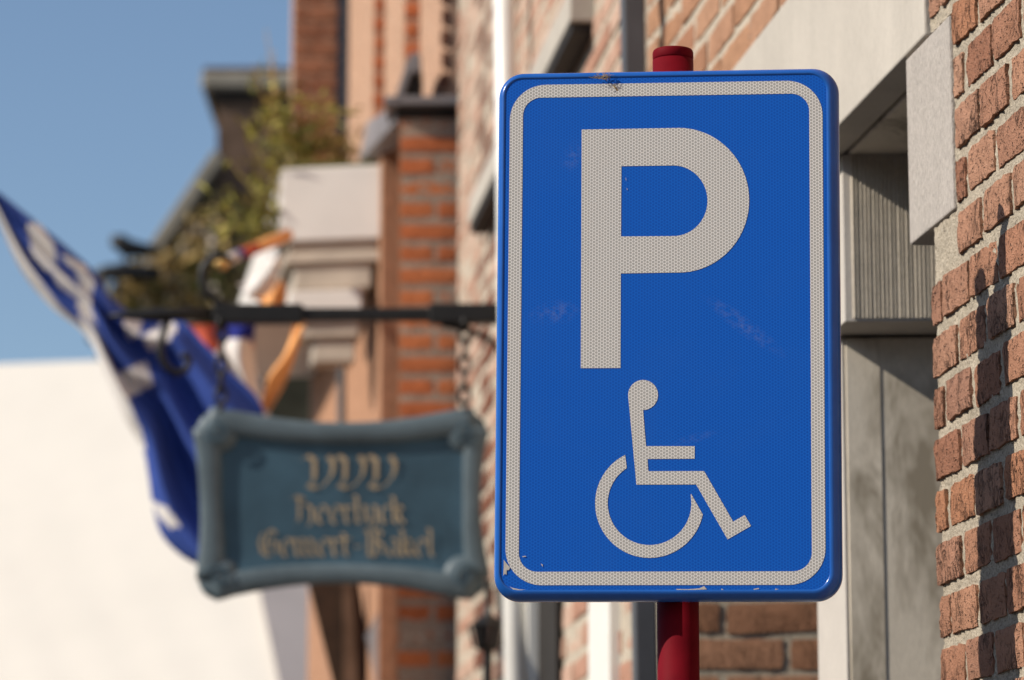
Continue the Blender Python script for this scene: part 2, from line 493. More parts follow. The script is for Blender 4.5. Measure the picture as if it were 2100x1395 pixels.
# wall above the lintel
up = MB().box(.6, s_end - .004, -.45, -.0035, 2.742, 6.5).box(s_end - .003, 5.86, -.45, -.0025, 3.006, 6.5).build('upper_wall', M['mortar_b'], house)
extra = []
for k, z in courses(3.03, 6.4, STEP):
    x = 5.845 - (.11 if k % 2 else 0)
    if k % 2: 
        me = proto('u', .10, .049, M['brick_up'], cnt=6); 
        if z < 3.75: put_brick(up, me, 5.795, random.uniform(-.001, .003), z)
        else: extra.append((5.745, 5.845, .0, z - .024, z + .024))
    while x > .9:
        a = x - .205
        if a > 3.55 and z < 3.50:
            put_brick(up, proto('u', .205, .047, M['brick_up'], cnt=8), (a + x) / 2, random.uniform(-.001, .003), z + random.gauss(0, .001))
        else: extra.append((a, x, random.uniform(-.003, .002), z - .0245, z + .0245))
        x = a - .012
stuff_bricks(up, M['brick_up'], extra)
# pilaster between the two openings of the portal
P0, P1, SPL = 4.636, 4.815, math.tan(R(10))
def reveal(s0, s1, o0, o1, z0, z1): return MB().prism([(s0, o0, z0), (s1, o0, z0), (s1, o1, z0), (s0 - (o0 - o1) * SPL, o1, z0)], (0, 0, z1 - z0))
pil = reveal(P0, P1, -.058, -.42, 0, 2.494).build('pilaster', M['shaft'], house, bevel=.004)
MB().box(P0 + .002, P1 - .002, -.0575, -.054, 0, 2.493).build('front_face', M['shaft_front'], pil)
MB().prism([(P0 - .050 * SPL - .0012, -.106, .2), (P0 - .050 * SPL + .001, -.106, .2), (P0 + .001, -.060, .2), (P0 - .0012, -.060, .2)], (0, 0, 2.29)).build('margin_strip', M['shaft'], pil)
cap = MB()
nr, w0 = 66, .0056
prof = []
for i in range(nr):
    o0 = -.046 - i * w0
    prof += [(o0, .0032), (o0 - w0 * .30, 0.0), (o0 - w0 * .60, 0.0), (o0 - w0 * .9, .0032)]
for i, (o, d) in enumerate(prof):
    jj = rnd.uniform(-.0005, .0005)
    ss = 4.535 + d + jj - (-.036 - o) * SPL
    cap.v += [(ss, o, 2.5015), (ss, o, 2.7335)]
for i in range(len(prof) - 1):
    a = 2 * i; cap.f.append((a, a + 1, a + 3, a + 2))
capo = reveal(4.538, P1, -.036, -.42, 2.498, 2.7345).build('capital', M['shaft_front'], house)
cap.build('tooled_face', M['rib'], capo, normals=False)
# far side of the second opening: a brick return that faces the camera
JS = 5.76
ret = MB().prism([(JS + .002, -.004, 0), (5.86, -.004, 0), (5.86, -.60, 0), (JS + .002 - .596 * SPL, -.60, 0)], (0, 0, 2.733)).build('return_wall', M['mortar_a'], house)
extra = []
for k, z in courses(.04, 2.66, STEP):
    o = -.001
    lens = [.205] * 3 if k % 2 == 0 else [.098] + [.205] * 3
    for ln in lens:
        if o - ln < -.62: break
        if z > 1.7:
            put_brick(ret, proto('j', ln, .050, M['brick_j'], cnt=6), JS + random.uniform(-.002, .001) - (ln / 2 - o) * SPL, o - ln / 2, z, R(80))
        o -= ln + .011
MB().box(3.95, 5.76, -.66, -.605, 0, 2.73).build('back_wall', M['dark'], house)
MB().box(4.60, 5.74, -.595, -.57, 0.02, 2.65).build('door', M['brown_wood'], house, bevel=.005)

# ================================================================== neighbour house B with pale brick
nb = FB.root('pale_brick_house')
tag(nb, 'pale pink brick house front behind the blue parking sign, thick white joints', 'house')
LB = 3.32
wallb = MB().box(.012, LB, -.40, -.0015, 0, 6.6).build('wall', M['mortar_b'], nb)
pipe_s0 = FB.hit(1036, 80, .05)[0]
win_x = FB.hit(1072, 1300)[0]
extra = []; nvis = 0
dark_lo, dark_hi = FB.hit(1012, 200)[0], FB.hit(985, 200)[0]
def vis_b(s, z):
    w = FB.world(s, 0, z)
    d = w - Vector((0, 0, CAM_Z)); c, sn = math.cos(PITCH), math.sin(PITCH)
    zc = d.y * c + d.z * sn; px = CX + FPX * d.x / zc; py = CY - FPX * (-d.y * sn + d.z * c) / zc
    return -40 < py < 1435 and px > 915 and not (1045 < px < 1700 and 185 < py < 1200) and px < 1330
SLAB_Z = None
for k, z in courses(.04, 6.5, STEP):
    x = .02 + (.11 if k % 2 else 0.0)
    if k % 2: extra.append((.02, .12, 0, z - .025, z + .025))
    while x < LB - .01:
        b = min(x + .205, LB - .004)
        if b - x < .05: break
        mid = (x + b) / 2
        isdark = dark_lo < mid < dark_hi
        if vis_b(mid, z) and nvis < 298:
            nvis += 1
            full = b - x > .2
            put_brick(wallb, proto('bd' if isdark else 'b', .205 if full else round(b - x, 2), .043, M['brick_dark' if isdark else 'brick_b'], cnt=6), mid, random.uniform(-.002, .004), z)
        else: extra.append((x, b, random.uniform(-.003, .003), z - .023, z + .023))
        x = b + .014
stuff_bricks(wallb, M['brick_b'], extra)
# grey square downpipe at the joint of the two houses
p0, p1 = FB.hit(1298, 60, .05), FB.hit(1322, 1310, .05)
zt, zb = p0[1] + 2.5, p1[1] - 2.3
def lin(z): return p1[0] + (p0[0] - p1[0]) * (z - p1[1]) / (p0[1] - p1[1])
h_ = .0195
dp = MB().add([(lin(q) + i, .05 + j, q) for q in (zb, zt) for i, j in ((-h_, -h_), (h_, -h_), (h_, h_), (-h_, h_))], [(0, 1, 2, 3), (4, 7, 6, 5), (0, 4, 5, 1), (1, 5, 6, 2), (2, 6, 7, 3), (3, 7, 4, 0)]).build('downpipe', M['zinc'], nb, bevel=.004)
for z in (2.0, 4.1, 5.6): MB().box(lin(z) - .023, lin(z) + .023, .0, .073, z, z + .03).build('pipe_bracket', M['zinc'], dp)
# stone string course above the sign, its near end showing
a0, a1 = FB.hit(1168, 38, .05), FB.hit(961, 468, .05)
zs = (a0[1] + a1[1]) / 2
MB().box(a0[0], a1[0], -.05, .05, zs, zs + .072).build('stone_band', M['sill'], nb, bevel=.004)
MB().box(a0[0] + .012, a1[0] - .01, .002, .046, zs - .022, zs - .0005).build('painted_underside_shade', M['dark'], nb, bevel=.003)  # dark strip that paints the shade on the underside of the band
# white downpipe
q0, q1 = FB.hit(1036, 60, .06), FB.hit(1057, 1310, .06)
def lin2(z): return q1[0] + (q0[0] - q1[0]) * (z - q1[1]) / (q0[1] - q1[1])
wp = MB().tube([(lin2(.05), .06, .05), (lin2(6.2), .06, 6.2)], .0265, 16).build('white_pipe', M['white'], nb, smooth=True)
for z in (2.55, 4.4): MB().tube([(lin2(z), .06, z), (lin2(z), .06, z + .035)], .030, 16).build('pipe_collar', M['white'], wp, smooth=True)
# white window casing and dark window under the sign
c0, c1 = FB.hit(1250, 1300, .02)[0], FB.hit(1208, 1300, .02)[0]
MB().box(c0, c1, -.02, .022, .3, 2.62).build('white_pilaster_strip', M['white'], nb, bevel=.004)
w0_, w1_ = FB.hit(1141, 1300, .014)[0], FB.hit(1107, 1300, .01)[0]
wo_ = empty('window'); wo_.parent = nb
MB().box(w0_, w1_ + .01, .008, .014, .6, 2.60).build('dark_reveal', M['dark'], wo_)
MB().box(w1_, w1_ + .12, .007, .038, .55, 2.66).build('window_frame', M['white'], wo_, bevel=.004)
MB().box(w0_ - .03, w1_ + .05, .011, .045, 2.60, 2.68).build('window_head', M['white'], wo_, bevel=.004)
MB().box(w0_ - .03, w1_ + .05, .011, .06, .48, .56).build('window_sill', M['sill'], wo_, bevel=.004)

# ================================================================== gabled house with brick pier, gutter and stepped upper wall
YC = 9.35
gh = empty('pier_house', (0, 0, 0))
tag(gh, 'orange red brick house with projecting pier, grey cornice and white box gutter', 'house')
ax, bx_ = at(938, 600, YC).x, at(820, 600, YC).x
z_cap = at(850, 222, YC).z
pier = MB().box(bx_ + .004, ax + .5, YC + .0015, YC + .50, 0, z_cap).build('pier', M['mortar_c'], gh)
for k, z in courses(2.2, z_cap - .03, STEP):
    wtot = ax - bx_
    cuts = [(0, .62 * wtot - .006), (.62 * wtot + .006, wtot)] if k % 2 else [(0, wtot)]
    for (c, d) in cuts:
        o = put_brick(pier, proto('c', round(d - c, 3), .042, M['brick_c'], cnt=5), bx_ + (c + d) / 2, YC + random.uniform(-.002, .002), z, 0)
        o.rotation_euler = (0, 0, R(180))
# pier flank (sunlit) is a thin skin of salmon brick
MB().box(bx_ - .004, bx_ + .0035, YC + .004, YC + .50, 0, z_cap - .002).build('pier_flank', M['brick_d'], gh)
# street wall of the house beyond the pier
DIR = Vector((-math.sin(R(8.05)), math.cos(R(8.05)), 0))
d0 = Vector((at(782, 600, 9.87).x, 9.87, 0))
zg = at(700, 490, 9.95).z
wl = MB()
def wallD(a, b): return d0 + DIR * a + Vector((math.cos(R(8.05)), math.sin(R(8.05)), 0)) * b
wl.prism([wallD(0, 0), wallD(2.55, 0), wallD(2.55, .8), wallD(0, .8)], (0, 0, zg + .3))
wd = wl.build('street_wall', M['brick_d'], gh)
for px in (716,):
    p = at(px, 720, 11.0)
    MB().tube([(p.x - .02, 11.0, .05), (p.x - .02, 11.0, zg - .2)], .018, 10).build('rain_pipe', M['zinc'], gh, smooth=True)
# white box gutter: fascia box and mouldings under it, near ends facing the camera
def gbox(name, pxl, pxr, pyt, pyb, Y, mat, back=2.4, bev=.006):
    a, b = at(pxl, pyt, Y), at(pxr, pyb, Y)
    m = MB()
    yaw = R(10)
    w = (b.x - a.x)
    e = Vector((math.cos(yaw), -math.sin(yaw), 0)) * w
    base = [Vector((b.x, Y, b.z)), Vector((b.x, Y, b.z)) - e]
    poly = [base[1], base[0], base[0] + Vector((0, 0, a.z - b.z)), base[1] + Vector((0, 0, a.z - b.z))]
    m.prism(poly, DIR * back)
    return m.build(name, mat, gh, bevel=bev)
gut = gbox('box_gutter', 571, 782, 337, 489, 9.93, M['gutter'])
gbox('gutter_moulding', 590, 774, 489, 512, 9.95, M['moulding'], .3)
gbox('gutter_moulding', 578, 780, 512, 535, 9.94, M['moulding'], .3)
gbox('gutter_moulding', 600, 762, 535, 590, 9.96, M['moulding'], .3)
gbox('gutter_bracket', 590, 742, 592, 645, 9.94, M['gutter'], .16)
gbox('gutter_bracket', 612, 736, 645, 690, 9.97, M['moulding'], .13)
gbox('gutter_bracket', 640, 728, 690, 742, 9.99, M['moulding'], .10)
# soil and roof behind the gutter
a, b = at(575, 330, 10.0), at(780, 340, 10.0)
MB().prism([(a.x + .03, 10.0, b.z - .02), (b.x - .01, 10.0, b.z - .02), (b.x - .01, 10.0, b.z + .012), (a.x + .03, 10.0, b.z + .010)], DIR * 2.2).build('gutter_soil', M['leaf_d'], gh)
# lead cornice capping the pier, turning the corner
MB().prism([(bx_ - .045, YC - .04, z_cap), (ax + .02, YC - .04, z_cap), (ax + .02, YC + .5, z_cap), (bx_ - .045, YC + .5, z_cap)], (0, 0, .026)).build('lead_cornice', M['lead'], gh, bevel=.004)
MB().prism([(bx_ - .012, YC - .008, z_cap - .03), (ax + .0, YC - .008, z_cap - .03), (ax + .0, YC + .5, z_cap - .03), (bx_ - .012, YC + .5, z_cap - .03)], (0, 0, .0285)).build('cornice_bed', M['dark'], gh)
c0, c1, c2, c3 = at(812, 212, 9.4), at(812, 250, 9.4), at(735, 335, 10.1), at(752, 250, 10.1)
MB().prism([c0, c1, c2, c3], (.06, .02, -.01)).build('lead_flashing', M['lead'], gh, bevel=.004)
# stepped upper wall: each step shows a narrow brick end towards the camera
plan = [(935, 9.36), (919, 9.36), (903, 9.38), (860, 9.95), (828, 9.95), (788, 10.55), (765, 10.55), (712, 11.3), (600, 11.3), (596, 13.0)]
zu0, zu1 = z_cap + .03, 7.2
pts = [Vector((at(px, 200, Y).x, Y, zu0)) for px, Y in plan]
back = [Vector((pts[0].x + .3, 13.0, zu0)), Vector((pts[0].x + .3, 9.36, zu0))]
uw = MB().prism(pts + back, (0, 0, zu1 - zu0)).build('upper_wall', M['mortar_d'], gh)
for (i, j, mk, full) in ((1, 2, 'brick_dark', 0), (3, 4, 'brick_c', 0), (5, 6, 'brick_c', 0), (7, 8, 'chimney_b', 1)):
    if mk == 'chimney_b': break
    xl, xr = pts[j].x, pts[i].x
    for k, z in courses(zu0 + .02, 5.2, STEP):
        wv = (xr - xl) * (.92 if k % 2 else .72)
        o = put_brick(uw, proto('e' + mk, round(wv, 3), .040, M[mk], dep=.02, cnt=3), (xl + xr) / 2, min(pts[i].y, pts[j].y) - .006, z)
        o.rotation_euler = (0, 0, R(180))
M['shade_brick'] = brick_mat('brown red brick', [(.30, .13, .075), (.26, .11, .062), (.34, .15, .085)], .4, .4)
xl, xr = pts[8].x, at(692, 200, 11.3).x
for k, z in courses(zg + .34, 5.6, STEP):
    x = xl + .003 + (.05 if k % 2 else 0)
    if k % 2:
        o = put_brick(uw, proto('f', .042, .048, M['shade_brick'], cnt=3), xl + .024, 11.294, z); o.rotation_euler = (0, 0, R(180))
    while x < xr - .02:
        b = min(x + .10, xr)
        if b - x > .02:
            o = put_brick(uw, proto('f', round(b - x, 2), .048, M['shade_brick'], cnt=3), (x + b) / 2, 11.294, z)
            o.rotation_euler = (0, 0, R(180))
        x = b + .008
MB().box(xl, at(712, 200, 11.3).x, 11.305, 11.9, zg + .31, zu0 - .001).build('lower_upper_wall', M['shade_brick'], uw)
# dark slit window in the upper wall
sw = empty('slit_window'); sw.parent = gh
MB().box(at(693, 200, 11.28).x, at(707, 200, 11.28).x, 11.275, 11.29, zu0, 5.6).build('pane', M['glass'], sw)
MB().box(at(707.5, 200, 11.28).x, at(714, 200, 11.28).x, 11.262, 11.292, zu0, 5.6).build('frame', M['zinc'], sw)
# small dark hooded opening over the cornice
n0 = empty('hooded_vent'); n0.parent = gh
poly = [at(822, 205, 9.33), at(862, 205, 9.33), at(862, 150, 9.33), at(846, 112, 9.33), at(836, 140, 9.33)]
MB().prism(poly, (0, .25, 0)).build('vent_opening', M['dark'], n0)
poly = [at(808, 206, 9.31), at(824, 206, 9.31), at(842, 150, 9.31), at(864, 146, 9.31), at(862, 112, 9.31), at(848, 104, 9.31), at(832, 130, 9.31)]
MB().prism(poly, (0, .22, .0)).build('vent_hood', M['lead'], n0, bevel=.003)

# ================================================================== chimney house far behind
ch = empty('chimney_house')
tag(ch, 'dark far house with a mossy gable roof and a broad brown chimney against the sky', 'house')
YF = 21.0
def P(px, py, Y=YF): return at(px, py, Y)
MB().prism([P(446, 330), P(200, 690), P(200, 2000), P(760, 2000), P(760, 330)], (0, 3.0, 0)).build('gable_wall', M['slate'], ch)
cw = MB().prism([P(447, 196), P(640, 196), P(640, 420), P(447, 420)], (0, .9, 0)).build('chimney', M['chimney'], ch, loc=(0, -.06, 0))
MB().prism([P(416, 158), P(640, 158), P(640, 192), P(416, 192)], (0, 1.05, 0)).build('chimney_cap', M['verge'], cw, loc=(0, -.08, 0), bevel=.02)
MB().prism([P(420, 146), P(640, 146), P(640, 158.5), P(420, 158.5)], (0, 1.0, 0)).build('cap_slab', M['tile'], cw, loc=(0, -.05, 0), bevel=.01)
MB().prism([P(432, 192.5), P(640, 192.5), P(640, 212), P(432, 212)], (0, 1.0, 0)).build('cap_corbel', M['dark'], cw, loc=(0, -.03, 0))
vb = [P(440, 322), P(462, 338), P(205, 712), P(180, 705)]
MB().prism(vb, (0, -.12, .02)).build('verge_board', M['verge'], ch, bevel=.008)
for i in range(15):                                             # weathered gable boards
    t0, t1 = i / 15, (i + .86) / 15
    y0, y1 = 352 + 300 * t0, 352 + 300 * t1
    xa = 448 - (y0 - 330) * .66
    MB().prism([P(xa + 20, y0), P(640, y0), P(640, y1), P(xa + 20 - (y1 - y0) * .6, y1)], (0, -.03 - .008 * (i % 3), .004)).build('gable_board', M['slate'], ch)

# dark cresting bird-like ironwork on the ridge end
rc = empty('ridge_ornament', P(262, 640, YF - .6))
tag(rc, 'small black ornament standing on the far roof edge against the sky', 'ornament')
ro = P(262, 640, YF - .6)
def LP(px, py): return P(px, py, YF - .6) - ro
m = MB()
m.tube([LP(228, 492), LP(245, 496), LP(262, 510), LP(290, 512), LP(330, 516)], [.03, .055, .06, .045, .025], 8)
m.build('body', M['iron'], rc, smooth=True)
MB().tube([LP(262, 510), LP(258, 545)], .010, 8).build('leg', M['iron'], rc)
MB().tube([LP(290, 512), LP(292, 548)], .010, 8).build('leg', M['iron'], rc)
MB().tube([LP(192, 566), LP(215, 560), LP(260, 556), LP(300, 560), LP(330, 560)], [.03, .05, .055, .05, .04], 8).build('rail', M['iron'], rc, smooth=True)
MB().tube([LP(240, 560), LP(240, 720)], .014, 8).build('post', M['iron'], rc)

# ================================================================== foliage
def leaf_clump(name, stems, mat, lw, ll, per, rnd, parent=None, spread=.06):
    """stems: list of polylines; leaves spread along each one"""
    mb = MB()
    for st in stems:
        for _ in range(per):
            t = rnd.uniform(.05, 1) * (len(st) - 1); i = min(int(t), len(st) - 2); p = Vector(st[i]).lerp(Vector(st[i + 1]), t - i)
            d = Vector((rnd.gauss(0, 1), rnd.gauss(0, 1), rnd.gauss(.5, .8))).normalized()
            sd = d.cross(Vector((rnd.gauss(0, 1), rnd.gauss(0, 1), rnd.gauss(0, 1)))).normalized()
            q = p + Vector((rnd.gauss(0, spread), rnd.gauss(0, spread), rnd.gauss(0, spread)))
            l_, w_ = ll * rnd.uniform(.6, 1.3), lw * rnd.uniform(.6, 1.3)
            nrm = d.cross(sd) * l_ * .12
            mb.add([q, q + d * l_ * .5 + sd * w_ + nrm, q + d * l_, q + d * l_ * .5 - sd * w_ + nrm], [(0, 1, 2), (0, 2, 3)])
    return mb.build(name, mat, parent, normals=False)

def weed(name, label, px, py, Y, tips, mats, rnd, per=26, lw=.007, ll=.06, spread=.03, group='weeds in the gutter'):
    base = at(px, py, Y); r = empty(name, base); tag(r, label, 'plant', group)
    stems = []
    for (tx, ty) in tips:
        tp = at(tx, ty, Y + rnd.uniform(-.15, .25)) - base
        mid = tp * .5 + Vector((rnd.gauss(0, .02), rnd.gauss(0, .02), .02))
        stems.append([Vector((rnd.gauss(0, .02), rnd.gauss(0, .02), 0)), mid, tp])
    sm = MB()
    for st in stems: sm.tube(st, [.004, .003, .0015], 5)
    sm.build('stem', mats[-1], r)
    h = len(stems) // 2 + 1
    leaf_clump('foliage', stems, mats[0], lw, ll, per, rnd, r, spread)
    leaf_clump('foliage', stems[::2], mats[1], lw, ll, per, rnd, r, spread)
    return r
rw = random.Random(11)
weed('gutter_weed', 'tall yellow green weed at the left end of the white gutter', 560, 480, 10.1,
     [(450, 420), (470, 330), (500, 250), (520, 300), (540, 230), (505, 400), (480, 470), (535, 360), (460, 520), (525, 480), (550, 420)], (M['leaf_y'], M['leaf_d'], M['leaf_b']), rw, 13)
weed('gutter_weed', 'bushy green weed over the left half of the white gutter', 610, 345, 10.15,
     [(530, 180), (560, 200), (585, 180), (545, 260), (600, 220), (575, 290), (620, 270), (550, 320), (590, 320), (515, 230)], (M['leaf_y'], M['leaf_d'], M['leaf_b']), rw, 14)
weed('gutter_weed', 'brownish weed drooping over the right half of the white gutter', 680, 345, 10.2,
     [(640, 200), (660, 240), (690, 230), (720, 280), (640, 290), (700, 300), (735, 310), (670, 310)], (M['leaf_b'], M['leaf_y'], M['leaf_b']), rw, 12)
weed('gutter_weed', 'thin dry stalks rising into the sky above the chimney', 575, 300, 10.3,
     [(545, 60), (560, 100), (520, 130), (555, 160)], (M['leaf_b'], M['leaf_y'], M['leaf_b']), rw, 6, .006, .03, .02)
# brown creeper over the far gable
iv = empty('creeper', P(360, 640, YF - .3)); tag(iv, 'brown and olive creeper covering the dark far gable', 'plant')
ib = P(360, 640, YF - .3)
st = []
for _ in range(34):
    x0 = rw.uniform(230, 470); top = max(420, 640 - (x0 - 200) * rw.uniform(.4, 1.0))
    st.append([P(x0, 660, YF - .25) - ib, P(x0 + rw.gauss(0, 20), (660 + top) / 2, YF - .3) - ib, P(x0 + rw.gauss(0, 25), top, YF - .25) - ib])
sm = MB()
for s_ in st: sm.tube(s_, .006, 5)
sm.build('stem', M['brown_wood'], iv)
leaf_clump('foliage', st, M['leaf_b'], .028, .09, 34, rw, iv, .05)
leaf_clump('foliage', st[::2], M['leaf_d'], .028, .09, 40, rw, iv, .05)
leaf_clump('foliage', st[::3], M['moulding'], .028, .09, 24, rw, iv, .05)

# ================================================================== white tent, lower left
tn = empty('white_tent', (at(200, 900, 16).x, 16.5, 0))
tag(tn, 'big sunlit white canvas tent roof filling the lower left corner', 'tent')
to = Vector(tn.location)
TL_, TR_ = at(-700, 772, 18.9), at(430, 731, 17.6)
BL_, BR_ = at(-700, 1640, 16.0), at(622, 1640, 15.0)
def canvas(u_, v_):
    p = (TL_.lerp(TR_, u_)).lerp(BL_.lerp(BR_, u_), v_)
    return p - to + Vector((0, 1, 0)) * (.003 * math.sin(u_ * 60 + 3 * math.sin(v_ * 5)) * v_ + .05 * math.sin(math.pi * v_))
MB().grid(canvas, 90, 24).build('front_slope', M['tent'], tn, smooth=True, normals=False)
R2, B2 = at(520, 731, 17.75), at(745, 1640, 15.15)
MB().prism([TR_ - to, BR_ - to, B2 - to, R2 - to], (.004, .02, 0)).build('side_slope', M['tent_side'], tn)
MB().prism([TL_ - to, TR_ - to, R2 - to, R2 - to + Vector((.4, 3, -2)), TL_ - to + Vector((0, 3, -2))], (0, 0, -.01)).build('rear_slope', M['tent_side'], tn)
for p in (BL_, BR_, B2):
    MB().tube([(p.x - to.x - .02, p.y - to.y + .05, 0), (p.x - to.x - .02, p.y - to.y + .05, p.z)], .03, 10).build('leg', M['zinc'], tn)

# brown wooden shutter and grey awning cloth on the pier house, below the hanging board
sd = empty('folded_awning', (at(790, 1300, 10.1).x, 10.1, 0)); tag(sd, 'grey triangular side of a folded awning below the hanging board', 'awning')
so = Vector(sd.location)
MB().prism([at(806, 1200, 9.9) - so, at(752, 1310, 9.9) - so, at(790, 1500, 9.9) - so, at(815, 1500, 9.9) - so], (.01, .03, 0)).build('cloth', M['grey_cloth'], sd)
MB().tube([at(806, 1200, 9.91) - so, at(752, 1310, 9.91) - so], .006, 8).build('arm', M['zinc'], sd)
sb = empty('wooden_shutter', (at(690, 1300, 10.2).x, 10.2, 0)); tag(sb, 'dark brown leaning panel between the tent and the pier', 'shutter')
so = Vector(sb.location)
MB().prism([at(630, 1190, 10.2) - so, at(735, 1190, 10.2) - so, at(790, 1560, 10.2) - so, at(722, 1560, 10.2) - so], (0, .05, 0)).build('panel', M['brown_wood'], sb, bevel=.004)
MB().prism([at(702, 1190, 10.18) - so, at(722, 1190, 10.18) - so, at(742, 1560, 10.18) - so, at(706, 1560, 10.18) - so], (0, .015, 0)).build('batten', M['chimney'], sb)

# ================================================================== flags
def inside(p, poly):
    x, y = p; r = False
    for i in range(len(poly)):
        (x1, y1), (x2, y2) = poly[i], poly[i - 1]
        if (y1 > y) != (y2 > y) and x < (x2 - x1) * (y - y1) / (y2 - y1) + x1: r = not r
    return r
def curve(pts, t):
    x = t * (len(pts) - 1); i = min(int(x), len(pts) - 2); f = x - i
    p = [pts[max(0, min(len(pts) - 1, i + k))] for k in (-1, 0, 1, 2)]
    return tuple(.5 * ((2*p[1][k]) + (-p[0][k]+p[2][k])*f + (2*p[0][k]-5*p[1][k]+4*p[2][k]-p[3][k])*f*f + (-p[0][k]+3*p[1][k]-3*p[2][k]+p[3][k])*f**3) for k in (0, 1))
def cloth(name, left, right, Y, mats, regions, parent, org, nu=40, nv=80, fold=.05, nf=3.0, ph=0.0):
    mb = MB(); info = []
    def fn(v_, u_):
        a, b = curve(left, v_), curve(right, v_)
        px, py = a[0] + (b[0] - a[0]) * u_, a[1] + (b[1] - a[1]) * u_
        info.append((px, py))
        w = at(px, py, Y)
        dy = fold * math.sin(u_ * math.pi * 2 * nf + ph + 1.5 * v_) * (.35 + .65 * min(1, v_ * 2)) + .02 * math.sin(v_ * 9 + u_ * 4)
        return w - org + ray(px, py).normalized() * dy
    mb.grid(fn, nv, nu)
    me = mb.mesh(name, None, True, False)
    for m_ in mats: me.materials.append(m_)
    for p in me.polygons:
        cx = sum(info[i][0] for i in p.vertices) / 4; cy = sum(info[i][1] for i in p.vertices) / 4
        for idx, poly in regions:
            if inside((cx, cy), poly): p.material_index = idx
    o = link(name, me, parent)
    md = o.modifiers.new('thickness', 'SOLIDIFY'); md.thickness = .002
    return o
YFl = 9.2
fo = at(560, 840, YFl)
fl = empty('blue_flag', fo); tag(fl, 'large blue flag with white stripes blowing to the upper left', 'flag')
left = [(-25, 395), (40, 545), (105, 628), (178, 690), (218, 775), (255, 860), (292, 920), (304, 975), (312, 1030), (330, 1095), (372, 1140), (420, 1165)]
right = [(-5, 392), (70, 452), (135, 505), (196, 560), (232, 615), (300, 655), (368, 655), (420, 705), (470, 760), (530, 820), (545, 900), (560, 1165)]
regions = [(1, [(-30, 400), (0, 425), (60, 545), (120, 625), (180, 680), (185, 700), (105, 640), (40, 560)]),
    (1, [(150, 545), (176, 552), (194, 580), (186, 630), (212, 700), (232, 755), (262, 815), (288, 880), (300, 925), (285, 925), (250, 855), (212, 775), (172, 690), (160, 630), (166, 590)]),
    (1, [(56, 462), (80, 455), (112, 505), (118, 550), (95, 555), (66, 520)]), (1, [(88, 527), (105, 535), (168, 600), (170, 625), (120, 585)]), (1, [(123, 520), (176, 545), (180, 562), (140, 545)]),
    (1, [(294, 690), (340, 655), (368, 668), (345, 700), (305, 722)]), (1, [(240, 765), (300, 740), (315, 790), (262, 815)]), (1, [(250, 650), (292, 660), (286, 688), (262, 700)]),
    (1, [(312, 1030), (340, 1040), (372, 1078), (350, 1085), (325, 1060)])]
cloth('flag_cloth', left, right, YFl, [M['flag_blue'], M['flag_white']], regions, fl, fo, 60, 110, .042, 3.0, .9)
MB().tube([at(-40, 385, YFl) - fo, at(-60, 340, YFl) - fo], .004, 6).build('cord', M['flag_white'], fl)
# red white blue flag behind it
f2o = at(500, 840, 9.6)
f2 = empty('tricolour_flag', f2o); tag(f2, 'red, white and navy flag hanging behind the blue flag and the chain', 'flag')
left = [(372, 668), (392, 720), (425, 780), (470, 840), (520, 900)]
right = [(524, 664), (520, 720), (530, 780), (548, 835), (560, 900)]
regions = [(2, [(300, 640), (452, 640), (452, 716), (300, 740)]), (1, [(440, 640), (560, 640), (560, 698), (440, 698)]), (2, [(515, 700), (560, 690), (570, 830), (548, 830)])]
cloth('flag_cloth', left, right, 9.6, [M['flag_white'], M['flag_navy'], M['flag_red']], regions, f2, f2o, 40, 40, .04, 2.0, 1.0)
# flag pole with painted tip
k0, k1 = at(455, 538, 9.5), at(590, 482, 9.9)
fp = empty('flag_pole', k1); tag(fp, 'striped flag pole with a gilt knob at the white gutter', 'flag pole')
def seg(t0, t1, mat, nm, r0=.011):
    a, b = k0.lerp(k1, t0) - k1, k0.lerp(k1, t1) - k1
    MB().tube([a, b], r0, 12).build(nm, mat, fp, smooth=True)
km = MB(); kk = k0 - k1
km.tube([kk + (kk.normalized()) * d for d in (-.022, -.014, 0, .014, .022)], [.004, .017, .023, .017, .004], 12)
km.build('knob', M['gilt'], fp, smooth=True)
seg(.05, .20, M['flag_white'], 'white_band', .016); seg(.20, .28, M['flag_blue'], 'blue_band', .017); seg(.28, .5, M['flag_red'], 'red_band', .017); seg(.5, 1.0, M['orange'], 'orange_band', .018)
# orange pennant
po = at(590, 700, 9.4)
pn = empty('orange_pennant', po); tag(pn, 'bright orange pennant draped in loops over the striped pole', 'pennant')
def ribbon(ptsA, ptsB, mat, nm, Y, fold=.015):
    def fn(v_, u_):
        a, b = curve(ptsA, v_), curve(ptsB, v_)
        px, py = a[0] + (b[0] - a[0]) * u_, a[1] + (b[1] - a[1]) * u_
        return at(px, py, Y) - po + Vector((0, fold * math.sin(u_ * 5 + v_ * 6), 0))
    o = MB().grid(fn, 24, 8).build(nm, mat, pn, smooth=True, normals=False)
    md = o.modifiers.new('thickness', 'SOLIDIFY'); md.thickness = .002
ribbon([(606, 655), (584, 720), (550, 775), (538, 835)], [(630, 655), (607, 720), (584, 785), (552, 845)], M['orange'], 'tail', 9.4)
ribbon([(488, 582), (530, 565), (565, 562)], [(510, 612), (545, 615), (582, 600)], M['flag_white'], 'white_loop', 9.45)
ribbon([(530, 612), (555, 600), (578, 575)], [(545, 640), (570, 640), (588, 610)], M['orange'], 'orange_loop', 9.42)
ribbon([(553, 520), (552, 545), (550, 566)], [(576, 520), (574, 548), (570, 566)], M['flag_white'], 'hanging_end', 9.5)

